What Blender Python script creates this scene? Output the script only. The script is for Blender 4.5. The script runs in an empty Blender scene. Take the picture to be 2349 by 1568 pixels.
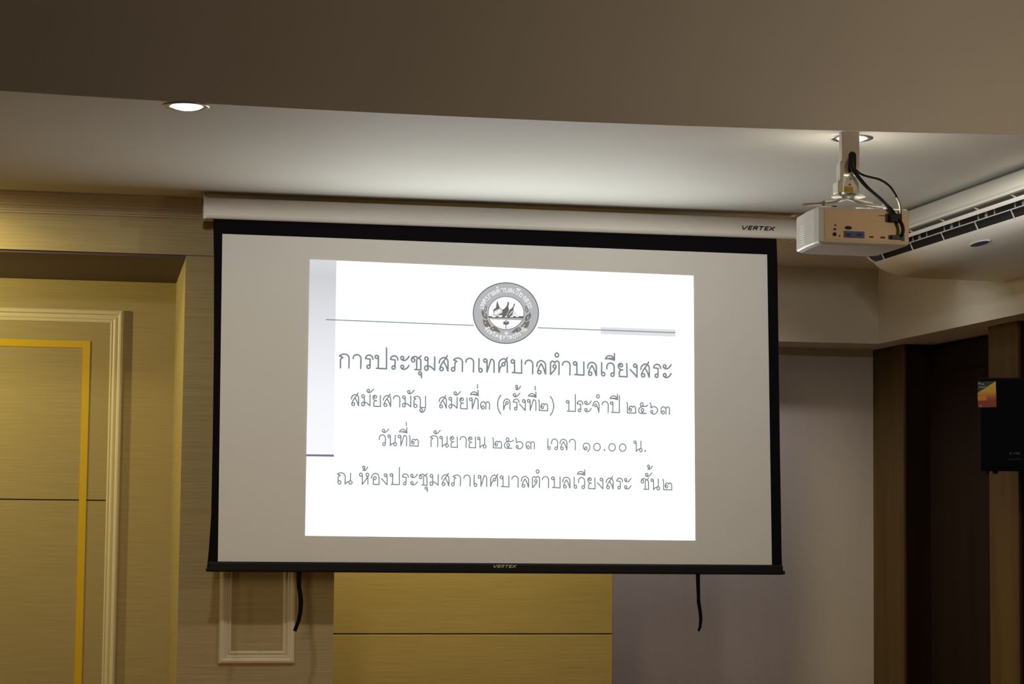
import bpy, bmesh, math
from mathutils import Vector, Matrix

# ---------------------------------------------------------------- camera, world, lights, exposure
S = bpy.context.scene
C = S.collection
IMG_W, IMG_H, FOC = 2349, 1568, 5000.0            # focal length in photo pixels (50 mm on a small sensor)
YAW, PITCH, ROLL = 0.18925, 0.07903, 0.01044
EYE = Vector((0.0, 0.0, 1.55))
_f = Vector((math.sin(YAW) * math.cos(PITCH), math.cos(YAW) * math.cos(PITCH), math.sin(PITCH)))
_r = Vector((math.cos(YAW), -math.sin(YAW), 0.0))
_u = _r.cross(_f)
RIGHT = math.cos(ROLL) * _r + math.sin(ROLL) * _u
UP = -math.sin(ROLL) * _r + math.cos(ROLL) * _u
cam = bpy.data.objects.new('camera', bpy.data.cameras.new('camera'))
C.objects.link(cam)
cam.matrix_world = Matrix((
    (RIGHT.x, UP.x, -_f.x, EYE.x), (RIGHT.y, UP.y, -_f.y, EYE.y), (RIGHT.z, UP.z, -_f.z, EYE.z), (0, 0, 0, 1)))
cam.data.sensor_fit = 'HORIZONTAL'
cam.data.sensor_width = 23.5
cam.data.lens = FOC / IMG_W * 23.5
cam.data.clip_end = 100
S.camera = cam
S.view_settings.view_transform = 'Standard'
S.view_settings.look = 'None'
S.view_settings.exposure = 0.0
S.view_settings.gamma = 1.0

world = bpy.data.worlds.new('world')
S.world = world
world.use_nodes = True
world.node_tree.nodes['Background'].inputs[0].default_value = (1.0, 0.72, 0.50, 1)
world.node_tree.nodes['Background'].inputs[1].default_value = 0.006

def area(name, loc, target, size, power, col):
    d = bpy.data.lights.new(name, 'AREA'); d.shape = 'DISK'; d.size = size; d.energy = power; d.color = col
    o = bpy.data.objects.new(name, d); C.objects.link(o); o.location = loc
    o.rotation_euler = (Vector(target) - Vector(loc)).to_track_quat('-Z', 'Y').to_euler()
    return o

def spot(name, loc, target, power, col, angle, blend, rad):
    d = bpy.data.lights.new(name, 'SPOT'); d.energy = power; d.color = col
    d.spot_size = math.radians(angle); d.spot_blend = blend; d.shadow_soft_size = rad
    o = bpy.data.objects.new(name, d); C.objects.link(o); o.location = loc
    o.rotation_euler = (Vector(target) - Vector(loc)).to_track_quat('-Z', 'Y').to_euler()
    return o

WARM = (1.0, 0.84, 0.33)
# the hall's own warm lamp, right of the picture in front of the stage
area('hall_light', (3.65, 5.4, 2.40), (2.3, 7.5, 2.8), 0.4, 9.5, (1.0, 0.78, 0.54))
spot('hall_light', (-0.6, 3.0, 2.3), (1.5, 10.4, 0.35), 180, (1.0, 0.74, 0.44), 42, 1.0, 0.45)  # unseen spot added to brighten the pilaster foot and lower end wall
# lamps in the stage ceiling outside the picture or behind the screen, and the warm lamps of the wall niches
spot('stage_lamp', (-0.75, 9.40, 2.90), (-0.6, 9.9, 0.0), 24, WARM, 174, 0.6, 0.04)
spot('niche_lamp', (-1.5, 10.15, 2.60), (-0.2, 10.9, 0.9), 72, WARM, 165, 0.6, 0.05)
spot('niche_lamp', (1.9, 10.45, 2.66), (1.9, 10.9, 0.4), 112, WARM, 165, 0.6, 0.05)
spot('stage_lamp', (2.80, 11.10, 2.92), (2.85, 11.3, 0.5), 50, (1.0, 0.93, 0.90), 146, 0.5, 0.05)
spot('stage_lamp', (3.85, 10.12, 2.92), (3.9, 10.6, 0.5), 4, (0.97, 1.0, 0.92), 156, 0.7, 0.05)

# ---------------------------------------------------------------- helpers
def at(px, py, axis, val):
    """the point of the plane axis = val that is seen at photo pixel (px, py)"""
    d = RIGHT * (px - IMG_W / 2) - UP * (py - IMG_H / 2) + _f * FOC
    return EYE + d * ((val - EYE[axis]) / d[axis])

def mat(name, col, rough=0.6, metal=0.0, spec=0.3):
    m = bpy.data.materials.new(name); m.use_nodes = True
    b = m.node_tree.nodes['Principled BSDF']
    b.inputs['Base Color'].default_value = (*col, 1); b.inputs['Roughness'].default_value = rough
    b.inputs['Metallic'].default_value = metal; b.inputs['Specular IOR Level'].default_value = spec
    return m

def noisy(name, c1, c2, scale, rough=0.8, detail=4.0, bump=0.0, spec=0.2):
    """two colours mixed by a stretched noise in object space"""
    m = mat(name, c1, rough, 0, spec); nt = m.node_tree; N, L = nt.nodes, nt.links
    tc = N.new('ShaderNodeTexCoord'); mp = N.new('ShaderNodeMapping'); mp.inputs['Scale'].default_value = scale
    no = N.new('ShaderNodeTexNoise'); no.inputs['Scale'].default_value = 1.0; no.inputs['Detail'].default_value = detail
    no.inputs['Roughness'].default_value = 0.6
    cr = N.new('ShaderNodeValToRGB'); cr.color_ramp.elements[0].position = 0.32; cr.color_ramp.elements[1].position = 0.68
    cr.color_ramp.elements[0].color = (*c1, 1); cr.color_ramp.elements[1].color = (*c2, 1)
    L.new(tc.outputs['Object'], mp.inputs['Vector']); L.new(mp.outputs[0], no.inputs['Vector'])
    L.new(no.outputs[0], cr.inputs[0]); L.new(cr.outputs[0], N['Principled BSDF'].inputs['Base Color'])
    if bump:
        bp = N.new('ShaderNodeBump'); bp.inputs['Strength'].default_value = bump; bp.inputs['Distance'].default_value = 0.002
        L.new(no.outputs[0], bp.inputs['Height']); L.new(bp.outputs[0], N['Principled BSDF'].inputs['Normal'])
    return m

def glow(name, col, k=1.0):
    m = bpy.data.materials.new(name); m.use_nodes = True; nt = m.node_tree
    nt.nodes.remove(nt.nodes['Principled BSDF'])
    e = nt.nodes.new('ShaderNodeEmission'); e.inputs[0].default_value = (*col, 1); e.inputs[1].default_value = k
    nt.links.new(e.outputs[0], nt.nodes['Material Output'].inputs[0])
    return m

def srgb(r, g, b):
    return tuple(((c / 255 + 0.055) / 1.055) ** 2.4 if c > 10 else c / 255 / 12.92 for c in (r, g, b))

class MB:
    """collects shapes into one mesh"""
    def __init__(self): self.bm = bmesh.new(); self.mi = 0
    def face(self, pts):
        f = self.bm.faces.new([self.bm.verts.new(p) for p in pts]); f.material_index = self.mi; return f
    def box(self, a, b, bevel=0.0, seg=2):
        a, b = Vector(a), Vector(b)
        lo = Vector(map(min, a, b)); hi = Vector(map(max, a, b))
        g = bmesh.ops.create_cube(self.bm, size=1.0, matrix=Matrix.Translation((lo + hi) / 2) @ Matrix.Diagonal((*(hi - lo), 1)))
        if bevel:
            es = list({e for v in g['verts'] for e in v.link_edges})
            r = bmesh.ops.bevel(self.bm, geom=es, offset=bevel, segments=seg, affect='EDGES', profile=0.5)
        return self
    def prism(self, ring, vec):
        """closed polygon pushed along vec"""
        vec = Vector(vec)
        a = [self.bm.verts.new(p) for p in ring]; b = [self.bm.verts.new(Vector(p) + vec) for p in ring]
        n = len(a); fs = [self.bm.faces.new(a), self.bm.faces.new(b[::-1])]
        fs += [self.bm.faces.new((a[i], b[i], b[(i + 1) % n], a[(i + 1) % n])) for i in range(n)]
        for f in fs: f.material_index = self.mi
        return self
    def tube(self, pts, r, n=12, caps=True):
        pts = [Vector(p) for p in pts]; rings = []
        rs = r if isinstance(r, (list, tuple)) else [r] * len(pts)
        prev = None
        for i, p in enumerate(pts):
            t = (pts[min(i + 1, len(pts) - 1)] - pts[max(i - 1, 0)]).normalized()
            if prev is None: nrm = t.orthogonal().normalized()
            else: nrm = (prev - t * prev.dot(t)).normalized()
            prev = nrm; bi = t.cross(nrm)
            rings.append([self.bm.verts.new(p + (nrm * math.cos(2 * math.pi * k / n) + bi * math.sin(2 * math.pi * k / n)) * rs[i]) for k in range(n)])
        for a, b in zip(rings, rings[1:]):
            for k in range(n):
                f = self.bm.faces.new((a[k], a[(k + 1) % n], b[(k + 1) % n], b[k])); f.smooth = True; f.material_index = self.mi
        if caps:
            for q in (rings[0][::-1], rings[-1]):
                f = self.bm.faces.new(q); f.material_index = self.mi
        return self
    def lathe(self, c, prof, n=40, smooth=True):
        """profile of (radius, z) turned about the vertical through c"""
        rings = []
        for r, z in prof:
            rings.append([self.bm.verts.new((c[0] + r * math.cos(2 * math.pi * k / n), c[1] + r * math.sin(2 * math.pi * k / n), c[2] + z)) for k in range(n)])
        for a, b in zip(rings, rings[1:]):
            for k in range(n):
                f = self.bm.faces.new((a[k], a[(k + 1) % n], b[(k + 1) % n], b[k])); f.smooth = smooth; f.material_index = self.mi
        for q in (rings[0][::-1], rings[-1]):
            f = self.bm.faces.new(q); f.material_index = self.mi
        return self
    def pen(self, pts, w, y, caps=8, closed=False):
        """a pen stroke of width w lying in the upright plane at depth y; pts are (x, z)"""
        h = w / 2
        seq = list(zip(pts, pts[1:])) + ([(pts[-1], pts[0])] if closed else [])
        for (x0, z0), (x1, z1) in seq:
            d = math.hypot(x1 - x0, z1 - z0)
            if d < 1e-6: continue
            nx, nz = -(z1 - z0) / d * h, (x1 - x0) / d * h
            self.face([(x0 - nx, y, z0 - nz), (x1 - nx, y, z1 - nz), (x1 + nx, y, z1 + nz), (x0 + nx, y, z0 + nz)])
        if caps:
            for x, z in pts:
                self.face([(x + h * math.cos(2 * math.pi * k / caps), y, z + h * math.sin(2 * math.pi * k / caps)) for k in range(caps)])
        return self
    def build(self, name, m, parent=None, smooth=False):
        bmesh.ops.recalc_face_normals(self.bm, faces=self.bm.faces)
        me = bpy.data.meshes.new(name); self.bm.to_mesh(me); self.bm.free()
        for q in (m if isinstance(m, (list, tuple)) else [m]): me.materials.append(q)
        if smooth:
            for p in me.polygons: p.use_smooth = True
        o = bpy.data.objects.new(name, me); C.objects.link(o)
        if parent:
            o.parent = parent
            o.matrix_parent_inverse = Matrix.Translation(-parent.location) if parent.type == 'EMPTY' else Matrix()
        return o

def thing(name, label, cat, loc, group=None):
    o = bpy.data.objects.new(name, None); C.objects.link(o); o.location = loc; o.empty_display_size = 0.05
    o['label'] = label; o['category'] = cat
    if group: o['group'] = group
    return o

def struct(o, label=None):
    o['kind'] = 'structure'
    if label: o['label'] = label
    return o

def smooth_path(pts, n=5):
    """Catmull-Rom through 2D or 3D points"""
    if len(pts) < 3: return [tuple(p) for p in pts]
    P = [pts[0]] + list(pts) + [pts[-1]]; out = []
    for i in range(1, len(P) - 2):
        for k in range(n):
            t = k / n
            out.append(tuple(0.5 * (2 * b + (c - a) * t + (2 * a - 5 * b + 4 * c - d) * t * t + (3 * b - a - 3 * c + d) * t ** 3)
                             for a, b, c, d in zip(P[i - 1], P[i], P[i + 1], P[i + 2])))
    out.append(tuple(pts[-1])); return out

# ---------------------------------------------------------------- materials
paint = noisy('ceiling_paint', (0.70, 0.68, 0.63), (0.74, 0.72, 0.67), (1.2, 1.2, 1.2), 0.7)
grass = noisy('woven_wallpaper', (0.39, 0.312, 0.168), (0.49, 0.402, 0.228), (3.0, 3.0, 300), 0.75, 5, 0.12)
grey_wall = noisy('grey_wallpaper', (0.475, 0.435, 0.425), (0.495, 0.455, 0.445), (30, 30, 3), 0.75)
mould = mat('cream_moulding', (0.74, 0.67, 0.51), 0.45, 0, 0.4)
yellow = mat('yellow_band', (0.72, 0.48, 0.008), 0.45, 0, 0.4)
groove_m = mat('dark_groove', (0.085, 0.052, 0.025), 0.9)
wood = noisy('brown_wood', (0.060, 0.034, 0.010), (0.095, 0.058, 0.018), (9, 9, 0.5), 0.5, 5, 0, 0.15)
dark_wood = noisy('dark_wood', (0.011, 0.006, 0.004), (0.020, 0.010, 0.006), (9, 9, 0.5), 0.65, 5, 0, 0.08)
carpet = noisy('floor_carpet', (0.17, 0.09, 0.035), (0.24, 0.13, 0.05), (8, 8, 8), 0.95)
white_metal = mat('white_metal', (0.74, 0.72, 0.68), 0.4, 0, 0.4)
white_plastic = mat('white_plastic', (0.72, 0.70, 0.66), 0.35, 0, 0.45)
cream_plastic = mat('cream_plastic', (0.82, 0.62, 0.40), 0.4, 0, 0.4)
silver = mat('silver_metal', (0.55, 0.55, 0.52), 0.3, 0.9)
black = mat('black_cloth', (0.006, 0.005, 0.007), 0.9, 0, 0.08)
black_plastic = mat('black_plastic', (0.008, 0.008, 0.010), 0.45, 0, 0.2)
rubber = mat('black_rubber', (0.008, 0.008, 0.009), 0.5)
fabric_m = mat('screen_fabric', (0.80, 0.80, 0.78), 0.9, 0, 0.05)
navy = mat('navy_enamel', (0.02, 0.03, 0.12), 0.3, 0, 0.5)
ink = mat('dark_ink', (0.012, 0.016, 0.03), 0.5)
pale_ink = mat('pale_print', (0.75, 0.72, 0.62), 0.4)
blue_plastic = mat('blue_plastic', (0.10, 0.12, 0.32), 0.5)
brown_slot = mat('brown_socket', (0.10, 0.03, 0.015), 0.6)

# ---------------------------------------------------------------- the setting
CEIL, HIGH = 2.95, 3.75
YH, YR, YB, YL = 9.865, 11.0, 11.6, 12.05        # face of the wall header, niche back, face of the far beam, grey end wall
XR, XW, XD = 4.318, 4.45, 4.63                     # side beam face, side wall, door
# the face of the step bows gently towards the screen
front = [Vector((x, 7.52 - .035 * (x - 1.3) ** 2, CEIL)) for x in [-4.5 + 9.15 * k / 60 for k in range(61)]]

m = MB()
for a, b in zip(front, front[1:]):
    m.face([a, b, (b.x, YL + 0.2, CEIL), (a.x, YL + 0.2, CEIL)])
struct(m.build('ceiling', paint), 'pale flat ceiling over the stage, lit by the screen')
m = MB()
for a, b in zip(front, front[1:]):
    m.face([a, b, (b.x, b.y, HIGH), (a.x, a.y, HIGH)])
bmesh.ops.remove_doubles(m.bm, verts=m.bm.verts, dist=1e-5)
struct(m.build('ceiling_step', paint, None, True), 'broad brown-looking upright face above the stage ceiling')
m = MB(); m.face([(-4.5, 7.6, HIGH), (XW + 0.2, 7.6, HIGH), (XW + 0.2, -3, HIGH), (-4.5, -3, HIGH)])
struct(m.build('ceiling_hall', paint))
m = MB(); m.face([(-4.5, -3, 0), (XW + 0.3, -3, 0), (XW + 0.3, YL + 0.2, 0), (-4.5, YL + 0.2, 0)])
struct(m.build('floor', carpet))
m = MB(); m.face([(-4.5, -3, 0), (-4.5, YL + 0.2, 0), (-4.5, YL + 0.2, HIGH), (-4.5, -3, HIGH)])
struct(m.build('wall_left', paint))

# left part of the end wall: header, pilaster, niche
hz = at(200, 577, 2, 0) and at(200, 577, 1, YH).z
px0, px1 = at(424, 700, 1, YH).x, at(766, 1400, 1, YH).x
xe = at(1405, 1500, 1, YR).x
m = MB(); m.box((-4.5, YH, hz), (xe, YL, CEIL))
struct(m.build('wall_header', grass), 'woven tan beam under the ceiling left of the screen')
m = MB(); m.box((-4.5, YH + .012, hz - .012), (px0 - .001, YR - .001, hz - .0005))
struct(m.build('trim_9', mat('shaded_soffit', (0.115, 0.08, 0.085), 0.7)), 'underside of the tan beam over the niche, its shade painted dark brown')  # thin added board, the deep shade under the beam is in its colour
m = MB(); m.box((px0, YH + 0.012, 0), (px1, YR + 0.05, hz))
struct(m.build('wall_pilaster', grass), 'tan pilaster with a moulded panel under the left of the screen')
m = MB(); m.box((-4.5, YR, 0), (px0, YR + 0.1, hz))
struct(m.build('wall_niche', grass), 'woven tan niche wall at the left')
gz = at(1085, 1453.5, 1, YR).z
m = MB(); m.box((px1, YR + 0.012, 0), (xe, YR + 0.1, hz)); m.mi = 0
struct(m.build('wall_recess', groove_m))
for a, b in ((0, gz - 0.003), (gz + 0.003, hz)):
    m = MB(); m.box((px1, YR, a), (xe, YR + 0.0118, b), 0.002, 1)
    struct(m.build('wall_board', grass), 'olive woven wall board under the screen, ' + ('below' if a == 0 else 'above') + ' the dark groove')

# cornice along the top of the header
m = MB()
prof = [(-.105, 0), (-.105, -.014), (-.094, -.016), (-.090, -.022), (-.070, -.034), (-.058, -.052), (-.052, -.056), (-.052, -.062), (-.036, -.068), (-.024, -.080), (-.020, -.090), (-.012, -.092), (-.012, -.100), (0.002, -.102), (0.002, 0)]
cz0 = at(100, 490, 1, YH).z - CEIL
kz = cz0 / -.102
m.prism([(-4.5, YH + a, CEIL - 0.0005 + b * kz) for a, b in prof], (xe + 4.5, 0, 0))
struct(m.build('trim_1', noisy('cornice_paper', (0.52, 0.43, 0.29), (0.62, 0.52, 0.37), (3.0, 3.0, 300), 0.7, 5, 0.1)), 'stepped woven tan cornice between ceiling and wall beam')

def frame(name, label, y, x0, x1, z0, z1, prof, m_, sides='LRTB'):
    """picture-frame moulding: prof is (inset, height) from the outer edge inwards"""
    mb = MB(); rings = []
    for s, h in prof:
        rings.append([mb.bm.verts.new(p) for p in ((x0 + s, y - h, z0 + s), (x1 - s, y - h, z0 + s), (x1 - s, y - h, z1 - s), (x0 + s, y - h, z1 - s))])
    for a, b in zip(rings, rings[1:]):
        for k in range(4):
            mb.bm.faces.new((a[k], a[(k + 1) % 4], b[(k + 1) % 4], b[k]))
    return struct(mb.build(name, m_), label)

# moulded panel in the niche: frame, two boards with a groove, yellow band
fx1 = at(277, 1000, 1, YR).x; fz1 = at(150, 708.5, 1, YR).z
P1 = [(0, 0), (0, .020), (.004, .026), (.012, .030), (.020, .029), (.025, .022), (.027, .012), (.031, .012), (.034, .017), (.041, .019), (.047, .016), (.050, .010), (.053, .010), (.057, .014), (.063, .012), (.066, 0)]
frame('trim_2', 'cream moulding around the large niche panel, left of the screen', YR, fx1 - 1.75, fx1, 0.12, fz1, P1, mould)
g2 = at(120, 1146, 1, YR).z
for a, b in ((0.18, g2 - 0.0028), (g2 + 0.0028, fz1 - 0.064)):
    m = MB(); m.box((fx1 - 1.69, YR - 0.008, a), (fx1 - 0.064, YR - 0.0002, b), 0.0015, 1)
    struct(m.build('wall_board', grass), 'woven board inside the cream moulding, ' + ('below' if a < 0.2 else 'above') + ' the dark groove')
m = MB(); m.box((fx1 - 1.69, YR - 0.001, g2 - 0.004), (fx1 - 0.064, YR - 0.0003, g2 + 0.004))
struct(m.build('trim_3', groove_m), 'thin dark groove across the niche panel')
bx1 = at(197, 1180, 1, YR).x; bz1 = at(100, 779.5, 1, YR).z; bw = 0.035
m = MB()
m.box((fx1 - 1.60, YR - 0.013, bz1 - bw), (bx1, YR - 0.0082, bz1))
m.box((bx1 - bw, YR - 0.013, 0.25), (bx1, YR - 0.0082, bz1 - bw))
m.box((fx1 - 1.60, YR - 0.013, 0.25), (fx1 - 1.60 + bw, YR - 0.0082, bz1 - bw))
struct(m.build('trim_4', yellow), 'flat golden yellow band inside the cream moulding')

# moulded panel on the pilaster
qa, qb = at(503, 1400, 1, YH).x, at(678.5, 1400, 1, YH).x
qz = at(590, 1522, 1, YH).z
P2 = [(0, 0), (.001, .012), (.006, .020), (.014, .024), (.022, .022), (.027, .016), (.029, .016), (.032, .018), (.036, .014), (.038, .005), (.043, .005), (.045, .011), (.050, .013), (.055, .009), (.057, 0)]
frame('trim_5', 'cream moulding on the pilaster below the screen, behind the left strap', YH + 0.012, qa, qb, qz, 2.35, P2, mould)

# right part: far beam, grey end wall, side beam, wood wall with a door
bz = at(1850, 784, 1, YB).z
m = MB(); m.box((xe - 0.4, YB, bz), (XR, YL + 0.1, CEIL))
m.box((XR, -3, bz), (XW + 0.35, YL + 0.1, CEIL))
struct(m.build('wall_beam', noisy('beam_paint', (0.60, 0.58, 0.52), (0.64, 0.62, 0.56), (1.5, 1.5, 1.5), 0.75)), 'plain beam under the ceiling right of the screen and above the wood wall')
m = MB(); m.box((xe - 0.4, YL, 0), (XW + 0.35, YL + 0.1, bz))
struct(m.build('wall_back', grey_wall), 'plain grey wall below and right of the screen')
yc = [at(px, 1000, 0, XW).y for px in (2072, 2268, 2335)]
m = MB(); m.box((XD + 0.02, 3, 0), (XD + 0.1, YL, bz)); struct(m.build('wall_right', dark_wood), 'dark wood side wall')
t_col = MB(); t_col.box((XW, yc[0], 0), (XW + 0.02, YL, bz), 0.004, 2)
struct(t_col.build('trim_6', wood), 'brown wood post where the grey wall meets the side wall')
m = MB(); m.box((XW, yc[2], 0), (XW + 0.02, yc[1], bz), 0.004, 2)
struct(m.build('trim_7', wood), 'brown wood post behind the loudspeaker')
m = MB(); m.box((XW + 0.0205, yc[0] + .002, 0), (XD + 0.02, YL, bz)); struct(m.build('trim_10', dark_wood), 'dark jamb behind the brown post at the grey wall')
m = MB(); m.box((XW + 0.0205, yc[2] + .002, 0), (XD + 0.02, yc[1] - .002, bz)); struct(m.build('trim_11', dark_wood), 'dark jamb behind the brown post at the loudspeaker')
m = MB(); m.box((XW + 0.04, 6.0, 0), (XD + 0.02, yc[2], bz))
struct(m.build('trim_8', dark_wood), 'dark brown side panel right of the loudspeaker')
door = MB(); door.box((XD - 0.02, yc[1], 0), (XD + 0.02, yc[0], bz - 0.02), 0.003, 1)
d_ = struct(door.build('door_1', dark_wood), 'dark wood door between two brown posts')
for a, b in ((0.12, 2.36),):
    m = MB(); m.box((XD - 0.032, yc[1] + 0.14, a), (XD - 0.0202, yc[0] - 0.14, b), 0.008, 2); m.build('door_panel', dark_wood, d_)

# ---------------------------------------------------------------- projection screen
YS, YF, YK = 9.58, 9.555, 9.665
scr = thing('projection_screen', 'large white pull-down projection screen with black border, showing a slide', 'projection screen', (1.9, 9.6, 1.25))
cL, cR = at(466, 475, 1, YF).x, at(1836, 525, 1, YF).x
ct0, cb0 = at(490, 452.5, 1, YF).z, at(490, 498.8, 1, YF).z
ct1, cb1 = at(1784, 503.5, 1, YF).z, at(1784, 547.8, 1, YF).z
ctz, cbz = (ct0 + ct1) / 2, (cb0 + cb1) / 2
prof = [(YF + .010, ctz + .004), (YF + .003, ctz), (YF, ctz - .006), (YF, cbz + .014), (YF + .004, cbz + .005), (YF + .012, cbz), (YF + .016, cbz), (YF + .016, cbz + .01), (YF + .040, cbz + .01), (YF + .040, cbz), (YK - .01, cbz), (YK, cbz + .01), (YK, ctz - .004), (YK - .008, ctz + .004)]
m = MB(); m.prism([(cL + .014, y, z) for y, z in prof], (cR - cL - .028, 0, 0)); case = m.build('casing', white_metal, scr)
for x0, x1 in ((cL, cL + .014), (cR - .014, cR)):
    m = MB(); m.box((x0, YF - .004, cbz - .003), (x1, YK + .003, ctz + .006), .005, 2)
    m.tube([(x0 + .022 if x0 == cL else x1 - .022, YF - .002, (ctz + cbz) / 2), (x0 + .022 if x0 == cL else x1 - .022, YF + .002, (ctz + cbz) / 2)], .0022, 8)
    m.build('end_cap', white_plastic, scr)
for x in (cL - .012, cR - .02):
    m = MB(); m.box((x, YF + .03, CEIL - .003), (x + .035, YK, CEIL - .0003)); m.box((x + .012, YF + .03, ctz - .02), (x + .016, YK, CEIL - .003))
    m.build('hanger', silver, scr)

def brand(x, z, h, y, col, parent, sl=.22, th=.21):
    """VERTEX in slanted heavy capitals"""
    A = {'V': (1.0, [[(0, 1), (.40, 0), (.55, 0), (1.0, 1)]]), 'E': (.72, [[(.72, 1), (0.1, 1), (0.1, 0), (.72, 0)], [(0.1, .5), (.65, .5)]]),
         'R': (.86, [[(.1, 0), (.1, 1), (.70, 1), (.80, .88), (.80, .60), (.70, .48), (.1, .48)], [(.42, .48), (.82, 0)]]),
         'T': (.86, [[(0, 1), (.86, 1)], [(.43, 1), (.43, 0)]]), 'X': (.92, [[(0, 1), (.92, 0)], [(0, 0), (.92, 1)]])}
    mb = MB(); u = 0
    for ch in 'VERTEX':
        w, ss = A[ch]
        for s_ in ss:
            mb.pen([(x + (u + a * 1.12 + b * sl * 1.4) * h, z + b * h * (1 - th) + h * th / 2) for a, b in s_], h * th, y, caps=6)
        u += w * 1.12 + .36
    return mb.build('lettering', col, parent)
lx, lz = at(1700.5, 526, 1, YF).x, at(1700.5, 526.8, 1, YF).z
brand(lx, lz, .0205, YF - .0006, ink, case, th=.26)

def quad_on(px, y): return [at(a, b, 1, y) for a, b in px]
# black cloth with a white picture area, cut to the outline the hanging cloth has
Lo = [(489, 492), (491, 600), (490.5, 800), (488, 1000), (484.5, 1180), (479, 1260), (474.8, 1303)]
Ro = [(1781, 540), (1783.3, 600), (1786, 800), (1789.5, 1050), (1792, 1200), (1793, 1270), (1794.5, 1312)]
m = MB()
lo = [at(a, b, 1, YS) for a, b in Lo]; ro = [at(a, b, 1, YS) for a, b in Ro]
lo[0].z = ro[0].z = cbz + .012
for i in range(len(lo) - 1): m.face([lo[i + 1], ro[i + 1], ro[i], lo[i]])
border = m.build('black_border', black, scr); border['label'] = 'black cloth border'
W4 = [(510, 536), (1759.7, 583.4), (1770.8, 1300.2), (499.8, 1287)]
m = MB(); m.face(quad_on(W4, YS - .001)); m.build('picture_cloth', fabric_m, scr)
# weight bar with rounded end knobs
b0, b1 = at(478, 1304, 1, YS), at(1795, 1315, 1, YS)
bz1_ = at(1150, 1291, 1, YS).z; bz0_ = at(1150, 1314.3, 1, YS).z
m = MB(); m.box((b0.x, YS - .012, bz0_), (b1.x, YS + .012, bz1_), .008, 3)
bar = m.build('weight_bar', black_plastic, scr)
for x, s_ in ((b0.x, -1), (b1.x, 1)):
    m = MB(); m.tube([(x - s_ * .004, YS, bz0_ + .010), (x + s_ * .004, YS, bz0_ + .010), (x + s_ * .009, YS, bz0_ + .010), (x + s_ * .011, YS, bz0_ + .010)], [.0095, .0095, .008, .004], 14); m.build('end_knob', black_plastic, bar)
p_ = at(1129.5, 1301, 1, YS)
brand(p_.x, bz0_ + (at(1150, 1301.5, 1, YS).z - bz0_), .0135, YS - .0126, pale_ink, bar, th=.2)
# pull straps
for pts, ws in (([(686.5, 1308), (686, 1330), (686.3, 1346), (689, 1362), (690.3, 1380), (688.5, 1404), (684.5, 1424), (676, 1447)], [11, 10.5, 9.5, 10, 10.5, 9.5, 8.5, 8]),
                ([(1600.8, 1316), (1602, 1340), (1603.2, 1368), (1602.8, 1380), (1605.5, 1400), (1606.8, 1418), (1605.5, 1436), (1602.5, 1447)], [9.8, 9.3, 8.2, 9, 8.3, 8, 7, 5])):
    m = MB(); P = [at(a, b, 1, YS) for a, b in pts]; rows = []
    for i, p in enumerate(P):
        t = (P[min(i + 1, len(P) - 1)] - P[max(i - 1, 0)]).normalized(); nrm = Vector((t.z, 0, -t.x)); h = ws[i] / 2 * YS / FOC
        dy = .006 * math.sin(i * .9)
        rows.append([m.bm.verts.new(p + nrm * a * h + Vector((0, dy + b, 0))) for a, b in ((-1, -.0015), (1, -.0015), (1, .0015), (-1, .0015))])
    for a, b in zip(rows, rows[1:]):
        for k in range(4): m.bm.faces.new((a[k], a[(k + 1) % 4], b[(k + 1) % 4], b[k]))
    m.bm.faces.new(rows[0]); m.bm.faces.new(rows[-1][::-1])
    m.build('pull_strap', black, scr)

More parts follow.
